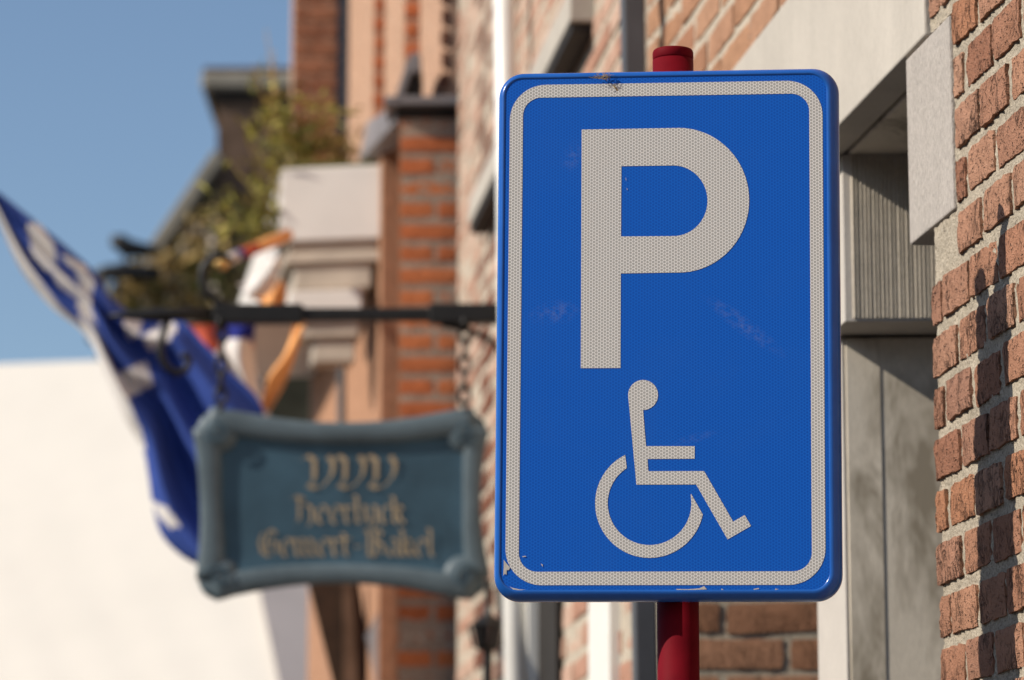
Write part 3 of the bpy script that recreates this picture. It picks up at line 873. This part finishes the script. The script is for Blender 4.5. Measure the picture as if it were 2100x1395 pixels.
# ================================================================== wrought iron bracket and hanging board
YS = 8.1
wall_pt = at(1105, 642, YS)
br = empty('iron_bracket', wall_pt); tag(br, 'black wrought iron bracket arm with scrolls carrying the slate blue board', 'bracket')
def B(px, py, Y=YS): return at(px, py, Y) - wall_pt
MB().tube([B(222, 648), B(250, 647), B(330, 646), B(345, 645), B(440, 644)], [.003, .009, .019, .016, .018], 12).build('pointed_tip', M['iron'], br, smooth=True)
m = MB()
def bar(x0, x1, y0, y1, d=.02):
    a, b = B(x0, y0), B(x1, y1)
    m.box(a.x, b.x, -d, d, b.z, a.z)
bar(438, 622, 626, 664, .022); bar(620, 882, 633, 658, .016); bar(880, 1112, 625, 664, .022)
m.build('arm', M['iron'], br, bevel=.004)
a, b = B(1100, 560), B(1112, 740)
MB().box(a.x, b.x + .02, -.04, .04, b.z, a.z).build('wall_plate', M['iron'], br, bevel=.004)
m = MB(); m.tube([B(x, y) for x, y in ((478, 535), (455, 524), (432, 530), (417, 550), (414, 578), (425, 602), (450, 622), (485, 632))], [.006, .009, .010, .010, .010, .010, .010, .009], 8)
m.build('scroll', M['iron'], br, smooth=True)
m = MB(); m.tube([B(x, y) for x, y in ((345, 655), (333, 690), (328, 725), (340, 752), (362, 766), (383, 757), (388, 740), (380, 728), (371, 733))], .009, 8)
m.build('scroll', M['iron'], br, smooth=True)
m = MB(); m.tube([B(x, y) for x, y in ((905, 664), (960, 676), (1010, 700), (1040, 740), (1050, 780))], .007, 8)
m.build('scroll', M['iron'], br, smooth=True)
for hx in (452, 952):
    m = MB(); c = B(hx, 664); m.tube([c + Vector((0, .03, .01)), c + Vector((0, .03, -.012)), c + Vector((0, -.03, -.012)), c + Vector((0, -.03, .01))], .006, 8)
    m.build('eye', M['iron'], br, smooth=True)

hs = empty('hanging_board', at(700, 1040, YS)); tag(hs, 'slate blue scroll edged board with gilt blackletter words hanging from two chains', 'sign')
ho = Vector(hs.location)
def H(px, py, d=0.0): return at(px, py, YS) - ho + Vector((0, -d, 0))
top = [(418, 860), (470, 868), (590, 884), (700, 889), (820, 884), (930, 868), (985, 862)]
bot = [(425, 1212), (480, 1198), (590, 1182), (700, 1177), (820, 1184), (920, 1200), (990, 1208)]
lef = [(420, 858), (428, 930), (432, 1030), (434, 1120), (428, 1214)]
rig = [(985, 860), (972, 930), (968, 1030), (972, 1120), (988, 1210)]
def panel(u_, v_):
    t_, b_, l_, r_ = curve(top, u_), curve(bot, u_), curve(lef, v_), curve(rig, v_)
    x = (1-v_)*t_[0] + v_*b_[0] + (1-u_)*l_[0] + u_*r_[0] - ((1-u_)*(1-v_)*top[0][0] + u_*(1-v_)*top[-1][0] + (1-u_)*v_*bot[0][0] + u_*v_*bot[-1][0])
    y = (1-v_)*t_[1] + v_*b_[1] + (1-u_)*l_[1] + u_*r_[1] - ((1-u_)*(1-v_)*top[0][1] + u_*(1-v_)*top[-1][1] + (1-u_)*v_*bot[0][1] + u_*v_*bot[-1][1])
    e = min(u_, 1-u_, v_*.6, (1-v_)*.6)
    return H(x, y, .012 * max(0, 1 - e * 7) ** 2)
pb = MB().grid(panel, 50, 34).build('board', M['board'], hs, smooth=True, normals=False)
md = pb.modifiers.new('thickness', 'SOLIDIFY'); md.thickness = .02; md.offset = 1
for nm, crv, t0, t1, rr in (('roll', top, .05, .95, .029), ('roll', bot, .05, .95, .027), ('roll', lef, .09, .92, .029), ('roll', rig, .09, .92, .025)):
    pts_, rs = [], []
    for i in range(17):
        t = t0 + (t1 - t0) * i / 16; p = curve(crv, t); pts_.append(H(p[0], p[1], .012)); rs.append(rr * (1 + .12 * math.cos(i / 16 * 2 * math.pi)))
    tb_ = MB().tube(pts_, rs, 18); tb_.v = [(x, -.006 + (y + .012) * .42, zz) for x, y, zz in tb_.v]; tb_.build('roll', M['roll'], hs, smooth=True)
for (x, y, r0, dx, dy) in ((446, 886, .052, 1, 1), (956, 888, .051, -1, 1), (450, 1186, .051, 1, -1), (952, 1184, .053, -1, -1)):
    c = H(x, y, .0)
    cs = empty('corner_scroll'); cs.parent = hs
    m = MB(); m.tube([c + Vector((0, .024 - .05 * q, 0)) for q in (0, .1, .3, .55, .75, .88, .96, 1.0)], [r0 * q for q in (.5, .85, 1.0, 1.0, .9, .7, .45, .1)], 28); m.v = [(x, c.y + (y - c.y) * .8 + .002, zz) for x, y, zz in m.v]
    m.build('curl', M['roll'], cs, smooth=True)
    m = MB(); sp = []
    for i in range(20):
        an = i / 19 * 3.6 * math.pi; rr = r0 * (.78 - .62 * i / 19)
        sp.append(c + Vector((dx * rr * math.cos(an), -.026 + .012 * (rr / r0) ** 2, dy * rr * math.sin(an))))
    m.tube(sp[6:], .0025, 6); m.build('spiral', M['board'], cs, smooth=True)
# blackletter drawn with a broad nib
def stem(x, y0, y1): return [(x - .12, y1 - .02), (x, y1 - .15), (x, y0 + .15), (x + .13, y0 + .02)]
G = {'V': (1.12, [[(-.15, 1.28), (.05, 1.48), (.30, 1.28), (.30, .42), (.08, .12), (.34, .0), (.62, .12), (.93, .6), (1.0, 1.1), (.82, 1.45)]]),
 'H': (1.0, [[(-.14, 1.40), (.06, 1.5), (.20, 1.28), (.20, .2), (.04, .02)], [(.2, .80), (.5, 1.06), (.74, .86), (.74, .2), (.60, -.14)], [(.06, 1.5), (.4, 1.36), (.58, 1.5)]]),
 'e': (.62, [[(.06, .86), (0, .78), (0, .18), (.16, .0), (.40, .16)], [(.04, .84), (.22, 1.0), (.40, .82), (.36, .62), (.04, .46)]]),
 'r': (.50, [stem(0, 0, 1), [(.04, .8), (.2, .99), (.34, .84)]]), 'l': (.40, [stem(0, 0, 1.55)]),
 'y': (.70, [[(-.10, .98), (0, .86), (.02, .3), (.16, .06), (.42, .3)], [(.34, 1.0), (.44, .86), (.44, .1), (.26, -.36), (.0, -.5)]]),
 'c': (.54, [[(.38, .84), (.2, 1.0), (0, .82), (0, .16), (.14, 0), (.38, .16)]]),
 'k': (.62, [stem(0, 0, 1.5), [(.02, .58), (.22, .98), (.38, .8), (.18, .58)], [(.16, .6), (.3, .2), (.46, .03)]]),
 'm': (1.05, [stem(0, 0, 1), stem(.36, 0, 1), stem(.72, 0, 1), [(0, .84), (.26, .99)], [(.36, .84), (.62, .99)]]),
 't': (.44, [stem(0, 0, 1.28), [(-.16, .95), (.28, .95)]]), '-': (.5, [[(0, .5), (.3, .55)]]),
 'a': (.66, [[(.04, .84), (.2, 1), (.4, .85), (.4, .14), (.53, .02)], [(.4, .56), (.1, .45), (.02, .2), (.16, .02), (.4, .2)]]),
 'G': (1.02, [[(.76, 1.28), (.5, 1.48), (.15, 1.28), (0, .8), (.1, .25), (.4, .0), (.75, .2), (.78, .75), (.52, .86)], [(.44, 1.4), (.3, .9), (.36, .3)]]),
 'B': (1.0, [[(-.2, 1.35), (.04, 1.5), (.15, 1.2), (.15, .1), (-.02, 0)], [(.15, 1.3), (.5, 1.5), (.76, 1.25), (.45, .86), (.8, .6), (.76, .2), (.4, .0), (.1, .1)], [(.44, 1.4), (.44, .1)]])}
def letters(text, x0, x1, ybase, ytop, cap, nib=.25):
    tot = sum(G[c][0] for c in text); kx = (x1 - x0) / tot; ky = (ybase - ytop) / cap
    m = MB(); x = x0 + .1 * kx; q = 0
    for c in text:
        adv, strokes = G[c]
        for stp in strokes:
            for i in range(len(stp) - 1):
                (ax_, ay), (bx2, by) = stp[i], stp[i + 1]
                nx, ny = nib / 2 * math.cos(R(38)), nib / 2 * math.sin(R(38))
                q += 1
                d = .0035 + .00003 * q
                m.add([H(x + (ax_ - nx) * kx, ybase - (ay - ny) * ky, d), H(x + (bx2 - nx) * kx, ybase - (by - ny) * ky, d),
                       H(x + (bx2 + nx) * kx, ybase - (by + ny) * ky, d), H(x + (ax_ + nx) * kx, ybase - (ay + ny) * ky, d)], [(0, 1, 2, 3)])
        x += adv * kx
    return m.build('lettering', M['gold'], hs, normals=False)
letters('VVV', 622, 812, 1002, 934, 1.5, .20)
letters('Heerlyck', 600, 832, 1074, 1018, 1.5, .15)
letters('Gemert-Bakel', 528, 896, 1141, 1086, 1.5, .15)
def ring(c, rx, rz, ax, r, m):
    pts_ = []
    for i in range(13):
        an = 2 * math.pi * i / 12
        off = Vector((math.cos(an) * rx, 0, math.sin(an) * rz)) if ax == 0 else Vector((0, math.cos(an) * rx, math.sin(an) * rz))
        pts_.append(c + off)
    m.tube(pts_, r, 6, cap=False)
for (x, yb) in ((455, 862), (953, 860)):
    chn = empty('chain'); chn.parent = hs
    n = 6; z0, z1 = H(x, 668).z, H(x, yb).z
    for i in range(n):
        m = MB(); zc = z0 + (z1 - z0) * (i + .5) / n
        c = Vector((H(x, 700).x, 0, zc)); hgt = abs(z1 - z0) / n * .62
        ring(c, .012, hgt, i % 2 == 1, .0056, m)
        m.build('link', M['iron'], chn, smooth=True)

# black lantern under the board's right corner
lo = at(1000, 1300, 7.7)
ln = empty('wall_lantern', (lo.x, lo.y, lo.z)); tag(ln, 'black iron lantern on an upright stem under the right corner of the board', 'lantern')
def Lx(px, py): return at(px, py, 7.7) - lo
z = lambda py: Lx(1000, py).z
m = MB()
m.add([], [])
def frust(z0, r0, z1, r1, nm, mat, seg=6):
    MB().tube([(0, 0, z0), (0, 0, z1)], [r0, r1], seg).build(nm, mat, ln)
frust(z(1262), .012, z(1240), .006, 'finial', M['iron']); frust(z(1282), .042, z(1262), .014, 'roof', M['iron'])
frust(z(1326), .030, z(1284), .040, 'body', M['glass']); frust(z(1334), .022, z(1327), .030, 'base', M['iron'])
for i in range(6):
    an = i * math.pi / 3
    MB().tube([(.031 * math.cos(an), .031 * math.sin(an), z(1327)), (.041 * math.cos(an), .041 * math.sin(an), z(1282))], .004, 6).build('bar', M['iron'], ln)
frust(z(1560), .013, z(1334), .011, 'stem', M['iron'], 10)
MB().tube([(0, 0, z(1240)), (.002, 0, z(1190))], .007, 8).build('hook', M['iron'], ln)
e1 = FB.world(*FB.hit(1000, 1480)[:1], 0, 0)
MB().tube([(0, 0, z(1540)), (.02, .05, z(1545)), (e1.x - lo.x + .02, e1.y - lo.y, z(1548))], .010, 8).build('wall_arm', M['iron'], ln)

# ================================================================== the parking sign
SX, SZ, SY = .1728 * .995, CAM_Z + .7077 * .995, 3.7266 * .995
YAW, TILT, ROLL = -.1024, -.0036, -.01024
W, Hh = .3816, .597
ps = empty('parking_sign', (0, 0, 0))
tag(ps, 'blue disabled parking sign with white P and wheelchair on a dark red pole', 'sign')
plate = empty('sign_plate'); plate.parent = ps
PMAT = Matrix.Translation((SX, SY, SZ)) @ Matrix.Rotation(YAW, 4, 'Z') @ Matrix.Rotation(-TILT, 4, 'X') @ Matrix.Rotation(-ROLL, 4, 'Y')
plate.matrix_basis = PMAT
def rrect(w, h, r, n=10):
    out = []
    for (cx, cz, a0) in ((w/2-r, h/2-r, 0), (-w/2+r, h/2-r, 90), (-w/2+r, -h/2+r, 180), (w/2-r, -h/2+r, 270)):
        for i in range(n + 1):
            an = R(a0 + 90 * i / n); out.append((cx + r * math.cos(an), cz + r * math.sin(an)))
    return out
# rolled rim: cross-section swept round the rounded rectangle
m = MB(); secs = [(.0000, .017), (.0000, .0145), (.0007, .0095), (.0024, .0053), (.0050, .0024), (.0080, .0007), (.0105, .0), (.0126, .0004), (.0134, .0014)]
RC = .029
n = None
for ins, d in secs:
    ring_ = [(x - .0029 * ins / .0134, zz + .0016 * ins / .0134) for x, zz in rrect(W - 1.72 * ins, Hh - 1.6 * ins, max(.002, RC - ins * .75), 10)]
    n = len(ring_)
    m.v += [(x, d - .006, zz) for x, zz in ring_]
for i in range(len(secs) - 1):
    for j in range(n): m.f.append((i*n+j, i*n+(j+1) % n, (i+1)*n+(j+1) % n, (i+1)*n+j))
m.f.append(tuple(range(n)))
rim = m.build('rim', M['rim'], plate, smooth=True)
m = MB(); ring_ = [(x - .0029, zz + .0016) for x, zz in rrect(W - .0228, Hh - .0212, RC - .010, 10)]
m.add([(x, -.0050, zz) for x, zz in ring_] + [(x, .004, zz) for x, zz in ring_], [tuple(range(n)), tuple(range(2*n-1, n-1, -1))] + [(i, n+i, n+(i+1) % n, (i+1) % n) for i in range(n)])
sheet = m.build('blue_sheeting', M['hex_blue'], plate)
# photo pixel -> plate coordinates by intersecting with the plate's plane
PM = PMAT.inverted()
def S(px, py):
    o = PM @ Vector((0, 0, CAM_Z)); d = (PM.to_3x3() @ ray(px, py))
    t = (-.0052 - o.y) / d.y; p = o + d * t
    return (p.x, p.z)
def band(outer, inner, nm, mat, y=-.0053):
    n_ = len(outer)
    mb = MB().add([(x, y, zz) for x, zz in outer] + [(x, y, zz) for x, zz in inner], [(i, (i+1) % n_, n_+(i+1) % n_, n_+i) for i in range(n_)])
    return mb.build(nm, mat, sheet, normals=False)
bo0 = S(1042, 186); bo1 = S(1690, 1200)
BWX0, BWX1 = S(1041, 700)[0], S(1690, 700)[0]
BZ1, BZ0 = S(1366, 170)[1], S(1366, 1200)[1]
w_, h_ = BWX1 - BWX0, BZ1 - BZ0; cxb, czb = (BWX0 + BWX1) / 2, (BZ0 + BZ1) / 2
th = .0148
O_ = [(x + cxb, zz + czb) for x, zz in rrect(w_, h_, .040, 14)]
I_ = [(x + cxb, zz + czb) for x, zz in rrect(w_ - 2*th, h_ - 2*th, .0205, 14)]
band(O_, I_, 'white_border', M['hex_white'])
def arc(cx, cy, r, a0, a1, n_): return [(cx + r * math.cos(R(a0 + (a1-a0)*i/n_)), cy - r * math.sin(R(a0 + (a1-a0)*i/n_))) for i in range(n_ + 1)]
def fillpoly(px_poly, nm, holes=(), y=-.0053):
    cu = bpy.data.curves.new(nm, 'CURVE'); cu.dimensions = '2D'; cu.fill_mode = 'BOTH'
    for poly in (px_poly, *holes):
        sp_ = cu.splines.new('POLY'); pp = [S(*p) for p in poly]; sp_.points.add(len(pp) - 1); sp_.use_cyclic_u = True
        for q_, (a_, b_) in zip(sp_.points, pp): q_.co = (a_, b_, 0, 1)
    tmp = bpy.data.objects.new('tmp', cu); COL.objects.link(tmp)
    dg = bpy.context.evaluated_depsgraph_get(); ev = tmp.evaluated_get(dg)
    me0 = bpy.data.meshes.new_from_object(ev)
    vs = [(v.co.x, y, v.co.y) for v in me0.vertices]; fs = [tuple(p.vertices) for p in me0.polygons]
    bpy.data.objects.remove(tmp); bpy.data.meshes.remove(me0); bpy.data.curves.remove(cu)
    o = MB().add(vs, fs).build(nm, M['hex_white'], sheet, normals=False)
    return o
# letter P (zoom scale of the measuring crop: 2.5825 px per photo px)
def zp(x, y): return (1160 + x / 2.5825, 240 + y / 2.5825)
def ell(cx, cy, rx, ry, a0, a1, n_): return [(cx + rx * math.cos(R(a0 + (a1-a0)*i/n_)), cy - ry * math.sin(R(a0 + (a1-a0)*i/n_))) for i in range(n_ + 1)]
Pout = [zp(85, 67)] + [zp(*p) for p in ell(600, 441, 372, 383, 90, -90, 40)] + [zp(292, 829), zp(290, 1330), zp(80, 1331)]
Pin = [zp(295, 261)] + [zp(*p) for p in ell(570, 444, 181, 187, 90, -90, 30)] + [zp(293, 633)]
fillpoly(Pout, 'letter_p', (Pin,))
# wheelchair symbol (crop scale 3.487)
def zw(x, y): return (1180 + x / 3.487, 760 + y / 3.487)
man = ell(484, 175, 107, 108, 180, -90, 24) + [(505, 541), (853, 541), (852, 631), (516, 633), (521, 720), (920, 719), (1128, 1081), (1210, 1033), (1256, 1111), (1088, 1208), (863, 815), (436, 816), (378, 190)]
wc = empty('wheelchair_symbol'); wc.parent = plate
o = fillpoly([zw(*p) for p in man], 'seated_figure'); o.parent = wc
c_out = []
import math as _m
def circ_arc(cx, cy, r, p0, p1, n_):
    a0 = _m.atan2(p0[1]-cy, p0[0]-cx); a1 = _m.atan2(p1[1]-cy, p1[0]-cx)
    while a1 > a0: a1 -= 2 * _m.pi
    return [(cx + r * _m.cos(a0 + (a1-a0)*i/n_), cy + r * _m.sin(a0 + (a1-a0)*i/n_)) for i in range(n_ + 1)]
outer = circ_arc(530, 951, 389, (351, 594), (910, 1029), 60)
inner = circ_arc(530, 949, 299, (361, 688), (826, 880), 60)
wheel = outer + [(826, 880)] + inner[::-1][1:]
o = fillpoly([zw(*p) for p in wheel], 'wheel'); o.parent = wc
# worn chips where the blue film has flaked
def chip(pts_, nm='worn_chip'):
    mb = MB().add([(*S(*p),) for p in pts_] and [(S(*p)[0], -.0056, S(*p)[1]) for p in pts_], [tuple(range(len(pts_)))])
    return mb.build(nm, M['chip'], sheet, normals=False)
chip([(1033, 1148), (1039, 1156), (1046, 1164), (1044, 1169), (1039, 1170), (1039, 1179), (1035, 1177), (1032, 1181), (1033, 1165)])
chip([(1045, 1203), (1052, 1206), (1066, 1209), (1078, 1209.5), (1064, 1211), (1052, 1209)])
chip([(1386, 1208), (1410, 1208.5), (1434, 1207), (1444, 1202), (1447, 1206), (1450, 1209), (1420, 1210.2), (1388, 1210)])
chip([(1480, 1207), (1484, 1210), (1479, 1210)]); chip([(1590, 1207), (1597, 1209), (1589, 1210)]); chip([(1545, 1208), (1556, 1206), (1557, 1208), (1546, 1210)])
chip([(1109, 1156), (1113, 1158), (1113, 1163), (1111, 1160)]); chip([(1071, 1141), (1078, 1140), (1079, 1142), (1072, 1143)])
chip([(1285, 385), (1287, 388), (1286, 391)]); chip([(1283, 363), (1284.5, 369), (1283.5, 371)])
# pole, cap, clamps
px_ = at(1380, 110, 3.756); 
pb_ = at(1389.5, 1300, 3.756)
PX, PY, PR = (px_.x + pb_.x) / 2, SY + .041, .0232
ptop = at(1380, 104, PY - .0).z
pole = MB().tube([(PX, PY, -.0), (PX, PY, ptop - .012)], PR, 40).build('pole', M['red'], ps, smooth=True)
m = MB(); m.tube([(PX, PY, ptop - .0118), (PX, PY, ptop - .010), (PX, PY, ptop - .003), (PX, PY, ptop)], [PR * .96, PR * 1.0, PR * 1.0, PR * .95], 40)
m.build('pole_cap', M['red'], ps, smooth=True, bevel=.0008)
for zc in (SZ + .19, SZ - .19):
    m = MB()
    m.tube([(PX, PY, zc - .017), (PX, PY, zc + .017)], PR + .003, 32)
    m.box(PX - .035, PX + .035, PY - PR - .006, PY - PR + .004, zc - .017, zc + .017)
    m.build('clamp', M['back'], ps)
# tuft of dry straw caught on the top rim and a fly stain below it
tb = PMAT @ Vector((S(1238, 160)[0], -.008, S(1238, 163)[1]))
tf = empty('straw_tuft', tb); tag(tf, 'tiny tangle of dry straw caught on the top rim of the parking sign', 'straw')
m = MB(); rs_ = random.Random(5)
for i in range(26):
    a = Vector((rs_.gauss(0, .0030), rs_.uniform(-.003, .001), rs_.uniform(-.001, .002)))
    b = a + Vector((rs_.gauss(0, .0035), rs_.uniform(-.002, .002), rs_.uniform(-.001, .005))); c = b + Vector((rs_.gauss(0, .003), 0, rs_.gauss(0, .002)))
    m.tube([a, b, c], .00022, 4)
m.build('straws', M['straw'], tf)
MB().add([(S(1256, 0 + 176)[0], -.0056, S(1256, 176)[1]), (S(1259, 175)[0], -.0056, S(1259, 175)[1]), (S(1268, 184)[0], -.0056, S(1268, 184)[1]), (S(1265, 187)[0], -.0056, S(1265, 187)[1]), (S(1261, 181)[0], -.0056, S(1261, 181)[1])], [(0, 1, 2, 3, 4)]).build('brown_stain', M['straw'], sheet, normals=False)
